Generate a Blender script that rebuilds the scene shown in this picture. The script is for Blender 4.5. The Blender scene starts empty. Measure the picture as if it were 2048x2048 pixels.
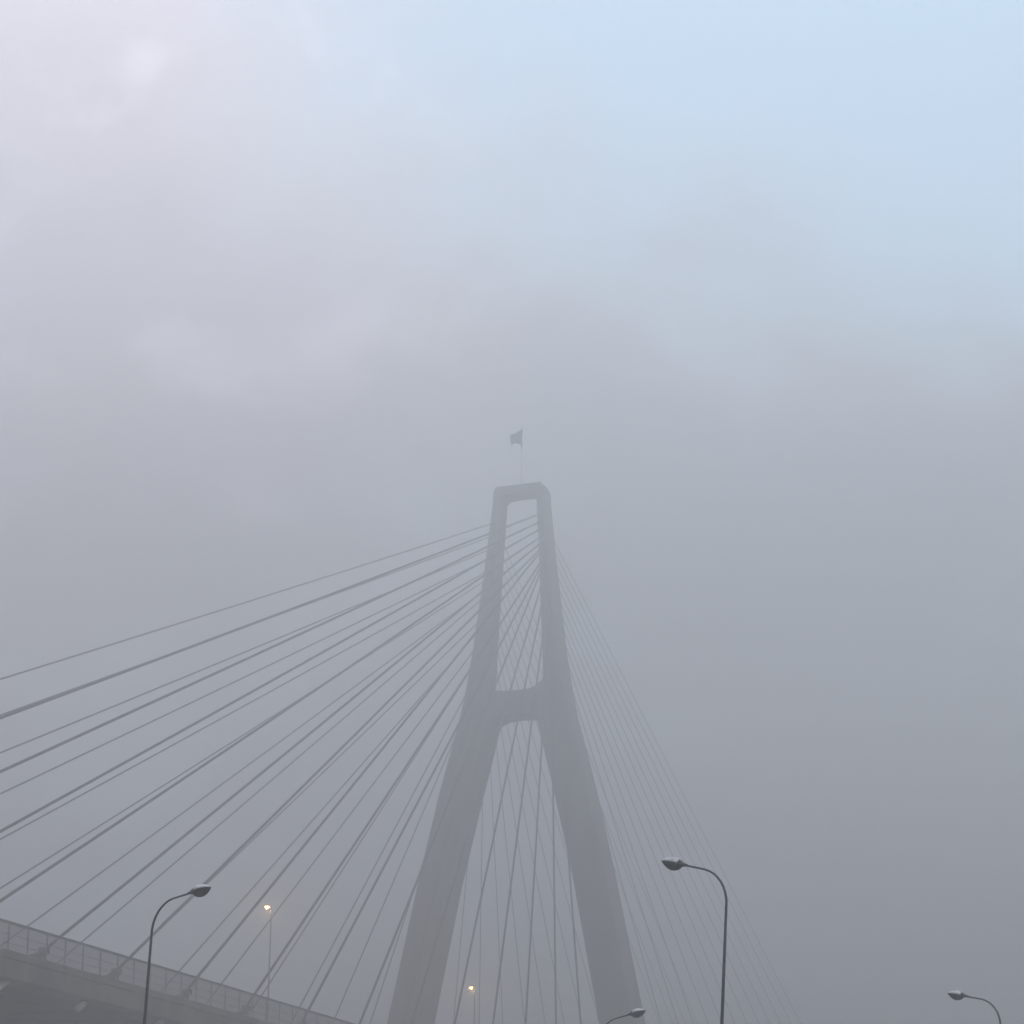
import bpy, bmesh, math, random
from mathutils import Vector, Matrix
random.seed(7)
sc = bpy.context.scene
COL = sc.collection
R = math.radians

# ------------------------------------------------------------------ helpers
def obj(name, bm, mat=None, parent=None, smooth=False, label=None):
    bmesh.ops.recalc_face_normals(bm, faces=bm.faces[:])
    me = bpy.data.meshes.new(name); bm.to_mesh(me); bm.free()
    if smooth:
        for p in me.polygons: p.use_smooth = True
    o = bpy.data.objects.new(name, me); COL.objects.link(o)
    if mat: me.materials.append(mat)
    if parent: o.parent = parent
    if label: o['label'] = label
    return o
def thing(name, label, cat, loc=(0, 0, 0), group=None):
    o = bpy.data.objects.new(name, None); COL.objects.link(o)
    o.location = loc; o['label'] = label; o['category'] = cat
    if group: o['group'] = group
    return o
def box(bm, x0, x1, y0, y1, z0, z1):
    v = [bm.verts.new((x, y, z)) for x in (x0, x1) for y in (y0, y1) for z in (z0, z1)]
    for f in ((0,1,3,2),(4,6,7,5),(0,4,5,1),(2,3,7,6),(0,2,6,4),(1,5,7,3)):
        bm.faces.new([v[i] for i in f])
def loft(bm, rings, caps=True):
    vs = [[bm.verts.new(p) for p in r] for r in rings]
    n = len(vs[0])
    for a, b in zip(vs, vs[1:]):
        for i in range(n):
            bm.faces.new((a[i], a[(i+1) % n], b[(i+1) % n], b[i]))
    if caps:
        bm.faces.new(vs[0][::-1]); bm.faces.new(vs[-1])
def tube(bm, pts, rad, n=8):
    pts = [Vector(p) for p in pts]
    rr = rad if isinstance(rad, (list, tuple)) else [rad]*len(pts)
    t0 = (pts[1]-pts[0]).normalized()
    up = Vector((0, 0, 1)) if abs(t0.z) < .9 else Vector((0, 1, 0))
    a = t0.cross(up).normalized(); b = a.cross(t0).normalized()
    rings = []
    for i, p in enumerate(pts):
        t = (pts[min(i+1, len(pts)-1)]-pts[max(i-1, 0)]).normalized()
        a = (a - t*a.dot(t)).normalized(); b = a.cross(t).normalized()
        rings.append([p + rr[i]*(a*math.cos(2*math.pi*k/n)+b*math.sin(2*math.pi*k/n)) for k in range(n)])
    loft(bm, rings)
def lerp_tab(tab, z):
    if z <= tab[0][0]: return tab[0][1]
    for (a, x), (b, y) in zip(tab, tab[1:]):
        if z <= b: return x+(y-x)*(z-a)/(b-a)
    return tab[-1][1]

# ------------------------------------------------------------------ materials
def mat(name, col, rough=.7, metal=0., var=.0, scale=1., streak=1., spec=.5, bump=0., coat=0.):
    m = bpy.data.materials.new(name); m.use_nodes = True
    nt = m.node_tree; p = nt.nodes['Principled BSDF']
    p.inputs['Base Color'].default_value = (*col, 1); p.inputs['Roughness'].default_value = rough
    p.inputs['Metallic'].default_value = metal; p.inputs['Specular IOR Level'].default_value = spec
    p.inputs['Coat Weight'].default_value = coat
    if var or bump:
        tc = nt.nodes.new('ShaderNodeTexCoord'); mp = nt.nodes.new('ShaderNodeMapping')
        mp.inputs['Scale'].default_value = (scale, scale, scale*streak)
        no = nt.nodes.new('ShaderNodeTexNoise'); no.inputs['Scale'].default_value = 1.0
        no.inputs['Detail'].default_value = 6; no.inputs['Roughness'].default_value = .6
        nt.links.new(tc.outputs['Object'], mp.inputs['Vector']); nt.links.new(mp.outputs['Vector'], no.inputs['Vector'])
        rp = nt.nodes.new('ShaderNodeValToRGB')
        rp.color_ramp.elements[0].position = .3; rp.color_ramp.elements[1].position = .7
        rp.color_ramp.elements[0].color = (*[c*(1-var) for c in col], 1)
        rp.color_ramp.elements[1].color = (*[min(1, c*(1+var)) for c in col], 1)
        nt.links.new(no.outputs['Fac'], rp.inputs['Fac']); nt.links.new(rp.outputs['Color'], p.inputs['Base Color'])
        if bump:
            b = nt.nodes.new('ShaderNodeBump'); b.inputs['Strength'].default_value = bump; b.inputs['Distance'].default_value = .02
            nt.links.new(no.outputs['Fac'], b.inputs['Height']); nt.links.new(b.outputs['Normal'], p.inputs['Normal'])
    return m
M_PYLON = mat('pylon_concrete', (.085, .083, .078), .9, var=.35, scale=.5, streak=.2, bump=.2)
M_EDGE = mat('weathered_concrete', (.05, .05, .046), .9, var=.9, scale=.42, streak=.55, bump=.3)
_r = [n_ for n_ in M_EDGE.node_tree.nodes if n_.type == 'VALTORGB'][0]
_r.color_ramp.elements[0].position = .42; _r.color_ramp.elements[0].color = (.018, .019, .019, 1)
_r.color_ramp.elements[1].position = .66; _r.color_ramp.elements[1].color = (.12, .117, .10, 1)
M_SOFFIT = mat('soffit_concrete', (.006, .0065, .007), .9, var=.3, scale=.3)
M_DECKTOP = mat('deck_asphalt', (.05, .05, .05), .9, var=.2, scale=3)
M_STAY = mat('stay_sheath', (.012, .013, .016), .6)
M_PIPE = mat('guide_pipe_steel', (.016, .017, .019), .6, var=.3, scale=2)
M_CAP = mat('galvanised_cap', (.4, .41, .4), .55, var=.3, scale=3)
M_RAIL = mat('painted_rail_steel', (.014, .016, .016), .6, var=.2, scale=2)
M_POST = mat('painted_post_steel', (.04, .042, .044), .6, var=.2, scale=2)
M_POLE = mat('painted_lamp_steel', (.014, .016, .020), .5, var=.3, scale=4)
M_HOUSE = mat('aluminium_housing', (.5, .51, .52), .45, metal=.2, var=.15, scale=8)
M_BOWL = mat('dark_lamp_bowl', (.008, .009, .011), .45, var=.3, scale=9, spec=.3)
M_WHITE = mat('plain_white', (.85, .86, .88), .5)
M_FLAG = mat('navy_flag_cloth', (.012, .014, .03), .95, var=.2, scale=2)
M_GALV = mat('galvanised_steel', (.1, .1, .105), .6, var=.2, scale=2)
M_GROUND = mat('grass_ground', (.05, .06, .035), .95, var=.4, scale=.2)
M_ROAD = mat('road_asphalt', (.05, .05, .052), .9, var=.25, scale=1.5)
M_KERB = mat('kerb_concrete', (.3, .3, .29), .9, var=.2, scale=2)
M_LINE = mat('road_paint', (.8, .8, .78), .7)
M_WATER = mat('harbour_water', (.02, .03, .035), .12)

def mesh_mat():
    m = bpy.data.materials.new('woven_wire_mesh'); m.use_nodes = True
    nt = m.node_tree; p = nt.nodes['Principled BSDF']
    p.inputs['Base Color'].default_value = (.04, .042, .044, 1); p.inputs['Roughness'].default_value = .7
    p.inputs['Alpha'].default_value = .62
    return m
M_MESH = mesh_mat()
def lit_mat():
    m = bpy.data.materials.new('glowing_lens'); m.use_nodes = True
    nt = m.node_tree; p = nt.nodes['Principled BSDF']
    p.inputs['Base Color'].default_value = (.8, .7, .5, 1)
    p.inputs['Emission Color'].default_value = (1, .52, .17, 1); p.inputs['Emission Strength'].default_value = LIT
    return m
LIT = 15.0
M_LIT = lit_mat()

# ------------------------------------------------------------------ bridge
AC, YP, ZD, W = -117.44, 299.7, 30.68, 12.75       # centreline x, pylon y, deck level, stay plane half width
EDGE = 14.15                                        # half width of the deck
bridge = thing('cable_stayed_bridge', 'grey concrete cable-stayed bridge rising into fog, tall narrow pylon and fans of dark stays', 'bridge', (AC, YP, 0))
def B(x, y, z): return (x, y-YP, z)                 # bridge coordinates (x from the centreline, y along world)

OUT = [(-1, 12.0), (27, 20.6), (32, 20.6), (44, 18.05), (64, 13.85), (76, 11.1), (83, 9.25), (87, 8.15), (91, 7.35), (96, 6.55), (110, 4.85), (121, 3.75)]
INN = [(-1, 6.5), (27, 15.3), (32, 15.3), (44, 13.0), (64, 9.0), (76, 6.1), (83, 4.3), (87, 3.35), (91, 4.35), (96, 4.15), (110, 3.35), (119, 2.75), (121, 2.7)]
DEP = [(-1, 3.6), (30, 2.75), (87, 2.35), (115, 1.75), (121, 1.6)]
ZS = [-1, 12, 27, 29, 32, 38, 44, 50, 57, 64, 70, 76, 80, 83, 87, 89, 91, 93, 96, 100, 105, 110, 115, 119.4]
for s in (-1, 1):
    bm = bmesh.new(); rings = []
    for z in ZS:
        a, b, d = lerp_tab(INN, z), lerp_tab(OUT, z), lerp_tab(DEP, z); c = .28
        prof = [(a, -d+c), (a+c, -d), (b-c, -d), (b, -d+c), (b, d-c), (b-c, d), (a+c, d), (a, d-c)]
        if s < 0: prof = [(-x, y) for x, y in prof]
        rings.append([(x, y, z) for x, y in prof])
    loft(bm, rings)
    leg = obj('pylon_leg', bm, M_PYLON, bridge)
# lower crossbeam with arched underside and haunched top corners
bm = bmesh.new()
top = [(-4.3, 91.9), (-3.4, 91.0), (-2.2, 90.6), (0, 90.5), (2.2, 90.6), (3.4, 91.0), (4.3, 91.9)]
bot = [(4.0, 85.6), (3.0, 86.6), (1.8, 87.0), (0, 87.1), (-1.8, 87.0), (-3.0, 86.6), (-4.0, 85.6)]
ring = top+bot
loft(bm, [[(x, y, z) for x, z in ring] for y in (-2.0, 2.0)])
obj('crossbeam', bm, M_PYLON, bridge, label='lower crossbeam above the deck, blurred by fog')
# cap beam at the head of the pylon
bm = bmesh.new()
ring = [(-3.87, 119.3), (-3.8, 120.5), (-3.4, 121.2), (3.4, 121.2), (3.8, 120.5), (3.87, 119.3), (2.6, 119.4), (2.3, 119.85), (0, 119.95), (-2.3, 119.85), (-2.6, 119.4)]
loft(bm, [[(x, y, z) for x, z in ring] for y in (-1.55, 1.55)])
obj('crossbeam', bm, M_PYLON, bridge, label='cap beam across the pylon head')
# beam under the deck
bm = bmesh.new(); box(bm, -15.6, 15.6, -2.2, 2.2, 23.6, 27.8)
obj('crossbeam', bm, M_PYLON, bridge, label='beam under the deck between the legs')

# deck: slab, cross girders and two edge beams
Y0, Y1 = 40.0, 640.0
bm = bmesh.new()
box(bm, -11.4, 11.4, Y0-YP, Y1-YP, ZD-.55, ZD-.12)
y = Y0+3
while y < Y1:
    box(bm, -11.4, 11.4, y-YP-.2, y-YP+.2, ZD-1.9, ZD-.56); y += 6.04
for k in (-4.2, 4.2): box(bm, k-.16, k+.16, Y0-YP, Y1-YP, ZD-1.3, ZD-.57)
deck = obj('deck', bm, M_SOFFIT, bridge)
for s in (-1, 1):
    bm = bmesh.new()
    prof = [(EDGE-.10, ZD), (EDGE, ZD-.12), (EDGE, ZD-.62), (EDGE-.14, ZD-.7), (EDGE-.14, ZD-2.1), (EDGE-.3, ZD-2.25), (11.4, ZD-2.25), (11.4, ZD)]
    n = 120
    loft(bm, [[(s*x, Y0-YP+(Y1-Y0)*i/n, z) for x, z in prof] for i in range(n+1)])
    obj('edge_beam', bm, M_EDGE, deck)
bm = bmesh.new(); box(bm, -11.4, 11.4, Y0-YP, Y1-YP, ZD-.11, ZD-.02)
obj('roadway', bm, M_DECKTOP, deck)

# stay cables: (distance along the bridge, anchor height in the pylon leg)
NEAR = [(114.6,116.9),(125.8,115.8),(136.9,114.8),(148.2,113.7),(160.0,112.9),(171.6,112.2),(184.1,112.0),(195.8,110.7),(207.9,110.4),(220.4,110.2),
        (233.3,109.0),(245.6,107.5),(258.0,105.5),(270.0,103.5),(282.6,101.5),(294.2,99.5)]
FAR = [(116.2,116.3),(126.4,114.4),(136.5,112.5),(147.4,111.2),(158.2,109.4),(169.2,108.2),(180.7,106.8),(192.2,105.9),(203.0,102.8),(215.0,101.5),
       (226.2,99.6),(237.6,97.6),(249.3,95.5),(261.0,93.6),(273.0,91.8),(285.2,90.0)]
MAIN = [(306+12.3*j, 92.5+1.62*j) for j in range(15)]
def leg_mid(z): return .5*(lerp_tab(OUT, z)+lerp_tab(INN, z))
def stay(s, t, z, detail, rad):
    yo = -.5 if t < YP else .5
    a = Vector(B(s*W, t, ZD-.3)); b = Vector((s*leg_mid(z), yo, z))
    d = (b-a).normalized()
    L = (b-a).length; pts = []
    for i in range(13):
        u = i/12; p = a.lerp(b, u); p.z -= .0012*L*4*u*(1-u)
        pts.append(p)
    bm = bmesh.new(); tube(bm, pts, rad, 8)
    c = obj('stay_cable', bm, M_STAY, bridge, smooth=True)
    if not detail: return
    bm = bmesh.new(); q = a+d*(1.1/max(.35, d.z)); tube(bm, [a, q, q+d*.02, q+d*.25], [.18, .16, .2, .2], 10)
    obj('guide_pipe', bm, M_PIPE, c)
    # steel pedestal at the foot of the stay: a sloping shoe, a collar box and a rear prop
    bm = bmesh.new(); k = math.copysign(1, d.y); x0 = s*W; y0 = a.y
    sl = d.z/abs(d.y); g = lambda h: (h+.3)/sl          # distance along the deck where the stay is h above it
    g1 = min(g(.95), 2.3)
    prof = [(-.7, ZD-.02), (g1*.55, ZD-.02), (g1*.75+.12, ZD+.5), (g1+.1, ZD+.72), (g1-.2, ZD+1.05), (g1*.5, ZD+.66), (-.7, ZD+.1)]
    loft(bm, [[(x0+w, y0+k*yy, zz) for yy, zz in prof] for w in (-.24, .24)])
    cy0 = y0+k*(g1+.12)
    box(bm, x0-.34, x0+.34, min(cy0-.3*k, cy0+.34*k), max(cy0-.3*k, cy0+.34*k), ZD+.8, ZD+1.28)
    box(bm, x0-.1, x0+.1, min(cy0+.05*k, cy0+.25*k), max(cy0+.05*k, cy0+.25*k), ZD-.02, ZD+.82)
    obj('anchor_block', bm, M_PIPE, c)
    bm = bmesh.new(); e0 = a-d*(1.75/d.z); e1 = a-d*(2.75/d.z)
    tube(bm, [e0, e1, e1-d*.02, e1-d*.22], [.3, .3, .2, .17], 10)
    obj('anchor_socket', bm, M_CAP, c)
for t, z in NEAR: stay(1, t, z, True, .132)
for t, z in FAR: stay(-1, t, z, False, .086)
for t, z in MAIN: stay(1, t, z, False, .062); stay(-1, t, z, False, .062)

# ------------------------------------------------------------------ fence on the deck edge
FX = AC+EDGE-.16
fence = thing('bridge_fence', 'long grey wire mesh fence with dark top rail along the edge of the bridge deck', 'fence', (FX, 100, ZD))
FL, FH = 232.0, 2.25
bm = bmesh.new(); box(bm, -.07, .07, 0, FL, FH-.19, FH); obj('top_rail', bm, M_RAIL, fence)
for h in (1.25, .55):
    bm = bmesh.new(); box(bm, -.015, .015, 0, FL, h-.015, h+.015); obj('mid_rail', bm, M_POST, fence)
pm = bmesh.new(); box(pm, -.045, .045, -.045, .045, 0, FH-.191); post0 = obj('post', pm, M_POST, fence)
n = int(FL/2.75)
post0.location = (0, .2, 0)
for i in range(1, n+1):
    p = post0.copy(); COL.objects.link(p); p.parent = fence; p.location = (0, .2+i*2.75, 0)
bm = bmesh.new(); v = [bm.verts.new(q) for q in ((.052, 0, -.02), (.052, FL, -.02), (.052, FL, FH-.185), (.052, 0, FH-.185))]; bm.faces.new(v)
obj('mesh_panel', bm, M_MESH, fence)

# ------------------------------------------------------------------ lit lamps on the bridge
def deck_lamp(y, h, label):
    t = thing('bridge_lamp', label, 'lamp', (AC, y, ZD-.02), 'lit lamps on the bridge deck')
    bm = bmesh.new(); pts = [(0, 0, 0), (0, 0, h*.6), (0, 0, h-.55), (-.03, 0, h-.2), (-.14, 0, h-.03), (-.3, 0, h+.03)]
    tube(bm, pts, [.11, .085, .06, .055, .05, .05], 8); obj('pole', bm, M_GALV, t, smooth=True)
    bm = bmesh.new(); loft(bm, [[(-.22-x, w*math.cos(a), h+.05+hh*max(0, math.sin(a))) for a in [2*math.pi*k/12 for k in range(12)]] for x, w, hh in ((0, .06, .08), (.1, .16, .13), (.35, .2, .15), (.6, .13, .1), (.68, .04, .04))])
    hd = obj('lamp_head', bm, M_GALV, t, smooth=True)
    bm = bmesh.new(); loft(bm, [[(-.22-x, w*math.cos(a), h+.045+hh*min(0, math.sin(a))) for a in [2*math.pi*k/12 for k in range(12)]] for x, w, hh in ((.05, .1, .1), (.16, .2, .26), (.34, .22, .3), (.5, .16, .2), (.6, .06, .06))])
    obj('lens', bm, M_LIT, hd, smooth=True)
    pl = bpy.data.lights.new('lamp_glow', 'POINT'); pl.energy = 500; pl.color = (1, .6, .25); pl.shadow_soft_size = .25
    po = bpy.data.objects.new('lamp_glow', pl); COL.objects.link(po); po.parent = t; po.location = (-.55, 0, h-.45)
deck_lamp(226.5, 16.6, 'glowing orange lamp on a thin pole behind the bridge fence, left of the pylon legs')
deck_lamp(285.3, 16.0, 'smaller glowing orange lamp on a thin pole, seen between the two pylon legs')

# ------------------------------------------------------------------ flag above the pylon
flag = thing('flag', 'dark flag flying on a thin pole above the pylon head, faint in fog', 'flag', (AC, YP, 121.2))
bm = bmesh.new(); tube(bm, [(-.1, 0, 0), (-.1, 0, 5), (-.1, 0, 9.4)], [.05, .035, .025], 8)
obj('flagpole', bm, M_GALV, flag, smooth=True)
bm = bmesh.new(); g = []
nx, nz = 16, 12
outl_top = [9.35, 8.8, 8.66, 8.6, 8.62, 8.5, 8.3]
outl_bot = [5.7, 6.7, 6.9, 6.85, 6.88, 6.8, 6.66]
for i in range(nx+1):
    u = i/nx; k = u*6; a = min(5, int(k)); fr = k-a
    zt = outl_top[a]*(1-fr)+outl_top[a+1]*fr; zb = outl_bot[a]*(1-fr)+outl_bot[a+1]*fr
    row = []
    for j in range(nz+1):
        w = j/nz; z = zb+(zt-zb)*w
        row.append(bm.verts.new((-.1-1.85*u+.07*math.sin(9*w), .32*math.sin(u*8+w*2.2)*(.3+u), z)))
    g.append(row)
for i in range(nx):
    for j in range(nz): bm.faces.new((g[i][j], g[i+1][j], g[i+1][j+1], g[i][j+1]))
bmesh.ops.solidify(bm, geom=bm.faces[:], thickness=.012)
obj('flag_cloth', bm, M_FLAG, flag, smooth=True)

# ------------------------------------------------------------------ street lamps
def head_ring(s, w, h, n=14):
    lo = [];
    for k in range(n+1):
        a = math.pi*k/n; lo.append((s, w*math.cos(a), h*math.sin(a)))
    return lo
def street_lamp(loc, yaw, lean_vec, label, mark=False):
    t = thing('street_lamp', label, 'street lamp', loc, 'unlit street lamps below the bridge')
    q = Matrix.Rotation(yaw, 4, 'Z')
    # lean: a slight tilt of the whole lamp about its foot
    ax = Vector((0, 0, 1)).cross(Vector(lean_vec)); ang = Vector(lean_vec).length
    rot = (Matrix.Rotation(ang, 4, ax.normalized()) if ang > 1e-5 else Matrix()) @ q
    t.rotation_euler = rot.to_euler()
    inc = R(13)
    pts = [(0, 0, 0), (0, 0, 1.2), (0, 0, 1.25), (0, 0, 6), (0, 0, 11), (0, 0, 13.1)]
    rad = [.11, .105, .075, .06, .043, .036]
    cx, cz, rr = .86, 13.02, .86
    for k in range(1, 9):
        a = math.pi-(math.pi/2-inc)*k/8
        pts.append((cx+rr*math.cos(a), 0, cz+rr*1.17*math.sin(a))); rad.append(.036-.001*k)
    e = Vector(pts[-1]); dv = Vector((math.cos(inc), 0, math.sin(inc)))
    pts.append(tuple(e+dv*.35)); rad.append(.028); pts.append(tuple(e+dv*.6)); rad.append(.028)
    bm = bmesh.new(); tube(bm, pts, rad, 10); obj('pole', bm, M_POLE, t, smooth=True)
    o = e+dv*.52
    fm = Matrix.Translation(o) @ Matrix.Rotation(-inc, 4, 'Y')
    def put(nm, rings, m, par, smooth=True):
        bm = bmesh.new(); loft(bm, rings); bm.transform(fm); return obj(nm, bm, m, par, smooth=smooth)
    # neck and tail of the head, dark
    hd = put('lamp_head', [[(s, w*math.cos(a), h*math.sin(a)+.01) for a in [2*math.pi*k/14 for k in range(14)]] for s, w, h in ((0, .035, .035), (.05, .045, .04), (.14, .085, .062), (.22, .125, .105), (.262, .135, .118))], M_POLE, t)
    # housing: the pale upper shell
    sec = ((.266, .145, .13), (.36, .18, .15), (.46, .19, .15), (.58, .17, .125), (.68, .12, .085), (.75, .045, .03), (.77, .01, .01))
    put('housing', [head_ring(s, w, h) for s, w, h in sec], M_HOUSE, hd)
    # bowl: dark deep lens hanging below
    sec = ((.17, .05, .02), (.2, .13, .10), (.26, .175, .16), (.36, .2, .2), (.46, .205, .205), (.58, .18, .17), (.69, .12, .10), (.76, .05, .045), (.80, .012, .012))
    put('bowl', [[(s, w*math.cos(a), -h*math.sin(a)-.004) for a in [math.pi*k/14 for k in range(15)]] for s, w, h in sec], M_BOWL, hd)
    if mark:  # thin L-shaped white patch laid over one side of the housing
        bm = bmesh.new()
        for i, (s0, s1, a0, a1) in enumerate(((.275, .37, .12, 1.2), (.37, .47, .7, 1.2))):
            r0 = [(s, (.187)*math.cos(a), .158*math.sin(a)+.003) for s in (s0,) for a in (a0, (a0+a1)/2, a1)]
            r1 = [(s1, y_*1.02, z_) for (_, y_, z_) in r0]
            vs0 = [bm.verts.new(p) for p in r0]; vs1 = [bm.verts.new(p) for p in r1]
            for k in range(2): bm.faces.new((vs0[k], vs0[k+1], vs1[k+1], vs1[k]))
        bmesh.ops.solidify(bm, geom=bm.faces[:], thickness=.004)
        bm.transform(fm); obj('white_patch', bm, M_WHITE, hd, label='white patch on the side of the lamp housing')
    return t
RD = math.atan2(-.094, .9955)
CR = (math.cos(.3755), math.sin(.3755))     # across the road lamps lean a little that way
def lamp(x, y, flip, lean, label, mark=False, dz=0.):
    yaw = RD+(math.pi if flip else 0)
    sh = lean*14.2
    street_lamp((x-CR[0]*sh, y-CR[1]*sh, .12+dz), yaw, (CR[0]*lean, CR[1]*lean, 0), label, mark)
lamp(-34.47, 59.10, False, .033, 'unlit street lamp overlapping the mesh fence, arm curving right, head in front of the stays', dz=-.12)
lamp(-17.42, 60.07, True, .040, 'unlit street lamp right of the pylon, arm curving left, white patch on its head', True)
lamp(-30.42, 86.87, False, .02, 'unlit street lamp whose dark head shows in front of the right pylon leg', dz=-.2)
lamp(-14.68, 86.07, True, .0, 'unlit street lamp standing alone at the far right, only head and curved arm showing', dz=-.08)

# ------------------------------------------------------------------ ground, road, water
def sheet(name, x0, x1, y0, y1, z, m, n=1, shear=0.):
    bm = bmesh.new()
    v = [bm.verts.new(p) for p in ((x0+shear*y0, y0, z), (x1+shear*y0, y0, z), (x1+shear*y1, y1, z), (x0+shear*y1, y1, z))]; bm.faces.new(v)
    o = obj(name, bm, m); o['kind'] = 'structure'; return o
sheet('ground', -2400, 2400, -2000, 2600, -.02, M_GROUND)
sheet('water', -2300, 2300, 320, 2590, .0, M_WATER)
rx = -25.2
sheet('road', rx-8.4-5.8, rx+8.4-5.8, -200, 300, .0, M_ROAD, shear=.0945)
def kerb(dx):
    bm = bmesh.new(); a0, a1 = rx-5.8+dx, rx-5.8+dx+.15
    loft(bm, [[(x+.0945*y, y, z) for x, z in ((a0, -.01), (a1, -.01), (a1, .12), (a0, .12))] for y in (-200, 300)])
    o = obj('kerb', bm, M_KERB); o['kind'] = 'structure'
kerb(-8.56); kerb(8.41)
bm = bmesh.new()
for k in range(40):
    y = -190+12*k; x = rx-5.8+.0945*y
    v = [bm.verts.new(p) for p in ((x-.06, y, .004), (x+.06, y, .004), (x+.06+.28, y+3, .004), (x-.06+.28, y+3, .004))]; bm.faces.new(v)
o = obj('road_markings', bm, M_LINE); o['kind'] = 'structure'

# ------------------------------------------------------------------ haze
DENS, ALB, ANI = .0046, (.98, .965, .95), .75
bm = bmesh.new(); box(bm, -2500, 2500, -2100, 2700, -1.2, 132.5)
hz = bpy.data.materials.new('fog_air'); hz.use_nodes = True
nt = hz.node_tree; nt.nodes.remove(nt.nodes['Principled BSDF'])
pv = nt.nodes.new('ShaderNodeVolumePrincipled'); pv.inputs['Density'].default_value = DENS
pv.inputs['Color'].default_value = (*ALB, 1); pv.inputs['Anisotropy'].default_value = ANI
nt.links.new(pv.outputs['Volume'], nt.nodes['Material Output'].inputs['Volume'])
h = obj('haze', bm, hz); h['kind'] = 'stuff'

# ------------------------------------------------------------------ sky and sun
SUN_EL, SUN_AZ = 24.0, 98.0      # degrees; azimuth clockwise from +Y
w = bpy.data.worlds.new('World'); sc.world = w; w.use_nodes = True
nt = w.node_tree; bg = nt.nodes['Background']; L = nt.links
sky = nt.nodes.new('ShaderNodeTexSky'); sky.sky_type = 'NISHITA'; sky.sun_disc = False
sky.sun_elevation = R(SUN_EL); sky.sun_rotation = R(SUN_AZ); sky.dust_density = 1.0; sky.air_density = 1.0
ELEV = (.28, .62, .45, 1.45)
HOLE, HOLE_R = (-.12, .72, .68), (.925, .978)
PINK, PINK_R = (-.55, .70, .45), (.955, .998)
CLOUD, CLOUDP, VEIL = (10.4, 10.7, 12.0, 1), (13.0, 12.1, 13.6, 1), (8.2, 11.6, 14.4)
def node(kind, **kw):
    n_ = nt.nodes.new(kind)
    for k_, v_ in kw.items(): setattr(n_, k_, v_)
    return n_
def math_(op, a, b_=None, clamp=False):
    n_ = node('ShaderNodeMath', operation=op, use_clamp=clamp)
    for i_, v_ in enumerate((a, b_)):
        if v_ is None: continue
        if isinstance(v_, (int, float)): n_.inputs[i_].default_value = v_
        else: L.new(v_, n_.inputs[i_])
    return n_.outputs[0]
def mixc(fac, a, b_):
    n_ = node('ShaderNodeMix', data_type='RGBA')
    for i_, v_ in ((0, fac), (6, a), (7, b_)):
        if isinstance(v_, (int, float, tuple)): n_.inputs[i_].default_value = v_
        else: L.new(v_, n_.inputs[i_])
    return n_.outputs[2]
tc = node('ShaderNodeTexCoord'); D = tc.outputs['Generated']
def noise(scale, loc, det=6, rough=.55, dist=.4, st=(1, 1, 1.5)):
    mp = node('ShaderNodeMapping'); mp.inputs['Scale'].default_value = st; mp.inputs['Location'].default_value = loc
    L.new(D, mp.inputs['Vector'])
    n_ = node('ShaderNodeTexNoise'); n_.inputs['Scale'].default_value = scale; n_.inputs['Detail'].default_value = det
    n_.inputs['Roughness'].default_value = rough; n_.inputs['Distortion'].default_value = dist
    L.new(mp.outputs['Vector'], n_.inputs['Vector']); return n_.outputs['Fac']
def toward(v):          # closeness of a direction to v, 1 at v
    n_ = node('ShaderNodeVectorMath', operation='DOT_PRODUCT'); L.new(D, n_.inputs[0]); n_.inputs[1].default_value = Vector(v).normalized(); return n_.outputs['Value']
def remap(x, a, b_, c, d):
    n_ = node('ShaderNodeMapRange', interpolation_type='SMOOTHSTEP'); L.new(x, n_.inputs[0])
    for i_, v_ in enumerate((a, b_, c, d)): n_.inputs[i_+1].default_value = v_
    return n_.outputs[0]
sep = node('ShaderNodeSeparateXYZ'); L.new(D, sep.inputs[0])
# overcast sky: the cloud deck is about three times brighter overhead than at the horizon
elev = remap(sep.outputs['Z'], *ELEV)
# a thinner part of the cloud where blue comes through, and a pinkish part in the west
hole = remap(toward(HOLE), *HOLE_R, 0, 1)
n1 = noise(6.0, (.35, .1, .2), st=(1, 1, 1.3)); n2 = noise(13.0, (1.3, .4, .9), st=(1, 1, 1.3)); n3 = noise(2.6, (.2, 2.1, .4), det=3)
m_ = node('ShaderNodeMath', operation='MULTIPLY_ADD'); L.new(n1, m_.inputs[0]); m_.inputs[1].default_value = 1.7; m_.inputs[2].default_value = -.8
clear = remap(math_('ADD', hole, m_.outputs[0]), .0, 1.0, .0, .95)
pink = math_('MULTIPLY', remap(toward(PINK), *PINK_R, 0, 1), remap(n3, .35, .65, .4, 1))
puff = math_('MULTIPLY', remap(n2, .53, .70, 0, 1), remap(toward(PINK), .95, .99, 0, 1))
cloud = mixc(pink, CLOUD, CLOUDP)
shade = remap(n1, .3, .7, .92, 1.08)
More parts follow.
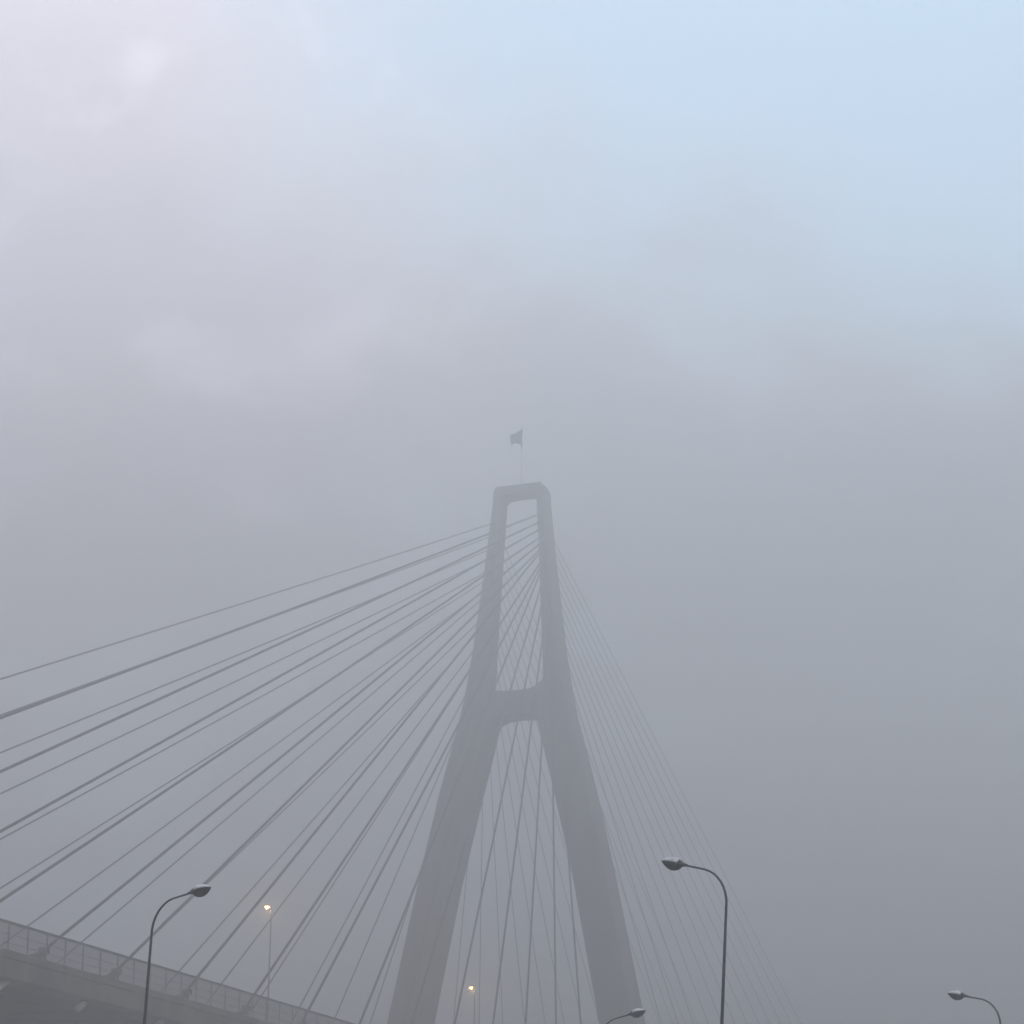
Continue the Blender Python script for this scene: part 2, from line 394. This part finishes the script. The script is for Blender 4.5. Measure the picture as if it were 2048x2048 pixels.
vm = node('ShaderNodeVectorMath', operation='SCALE'); L.new(cloud, vm.inputs[0]); L.new(math_('MULTIPLY', elev, math_('MULTIPLY', shade, math_('ADD', math_('MULTIPLY', puff, .28), 1.0))), vm.inputs['Scale'])
skyb = node('ShaderNodeVectorMath', operation='ADD'); L.new(sky.outputs['Color'], skyb.inputs[0]); skyb.inputs[1].default_value = VEIL
fin = mixc(clear, vm.outputs[0], skyb.outputs[0])
L.new(fin, bg.inputs['Color']); bg.inputs['Strength'].default_value = .08
sl = bpy.data.lights.new('sun', 'SUN'); sl.energy = .9; sl.angle = R(14); sl.color = (1, .94, .86)
so = bpy.data.objects.new('sun', sl); COL.objects.link(so)
az = R(SUN_AZ); el = R(SUN_EL)
dvec = -Vector((math.sin(az)*math.cos(el), math.cos(az)*math.cos(el), math.sin(el)))
so.rotation_euler = dvec.to_track_quat('-Z', 'Y').to_euler()

# ------------------------------------------------------------------ camera
f, psi, pitch, roll, cy = 4715.0, .3755, .2036, .0153, 1697.5
fw = Vector((-math.sin(psi)*math.cos(pitch), math.cos(psi)*math.cos(pitch), math.sin(pitch)))
r0 = Vector((math.cos(psi), math.sin(psi), 0)); u0 = r0.cross(fw)
r = r0*math.cos(roll)+u0*math.sin(roll); u = u0*math.cos(roll)-r0*math.sin(roll)
cam = bpy.data.cameras.new('camera'); co = bpy.data.objects.new('camera', cam); COL.objects.link(co)
co.matrix_world = Matrix(((r.x, u.x, -fw.x, 0), (r.y, u.y, -fw.y, 0), (r.z, u.z, -fw.z, 1.7), (0, 0, 0, 1)))
cam.sensor_width = 36; cam.lens = f/2048*36; cam.shift_y = (cy-1024)/2048
cam.clip_start = .1; cam.clip_end = 20000
sc.camera = co
vs = sc.view_settings; vs.view_transform = 'Standard'; vs.look = 'None'; vs.exposure = EXPO = 0.0; vs.gamma = 1; vs.use_curve_mapping = False
cy_ = sc.cycles; cy_.volume_bounces = 1; cy_.max_bounces = 8; cy_.transparent_max_bounces = 16; cy_.use_denoising = True
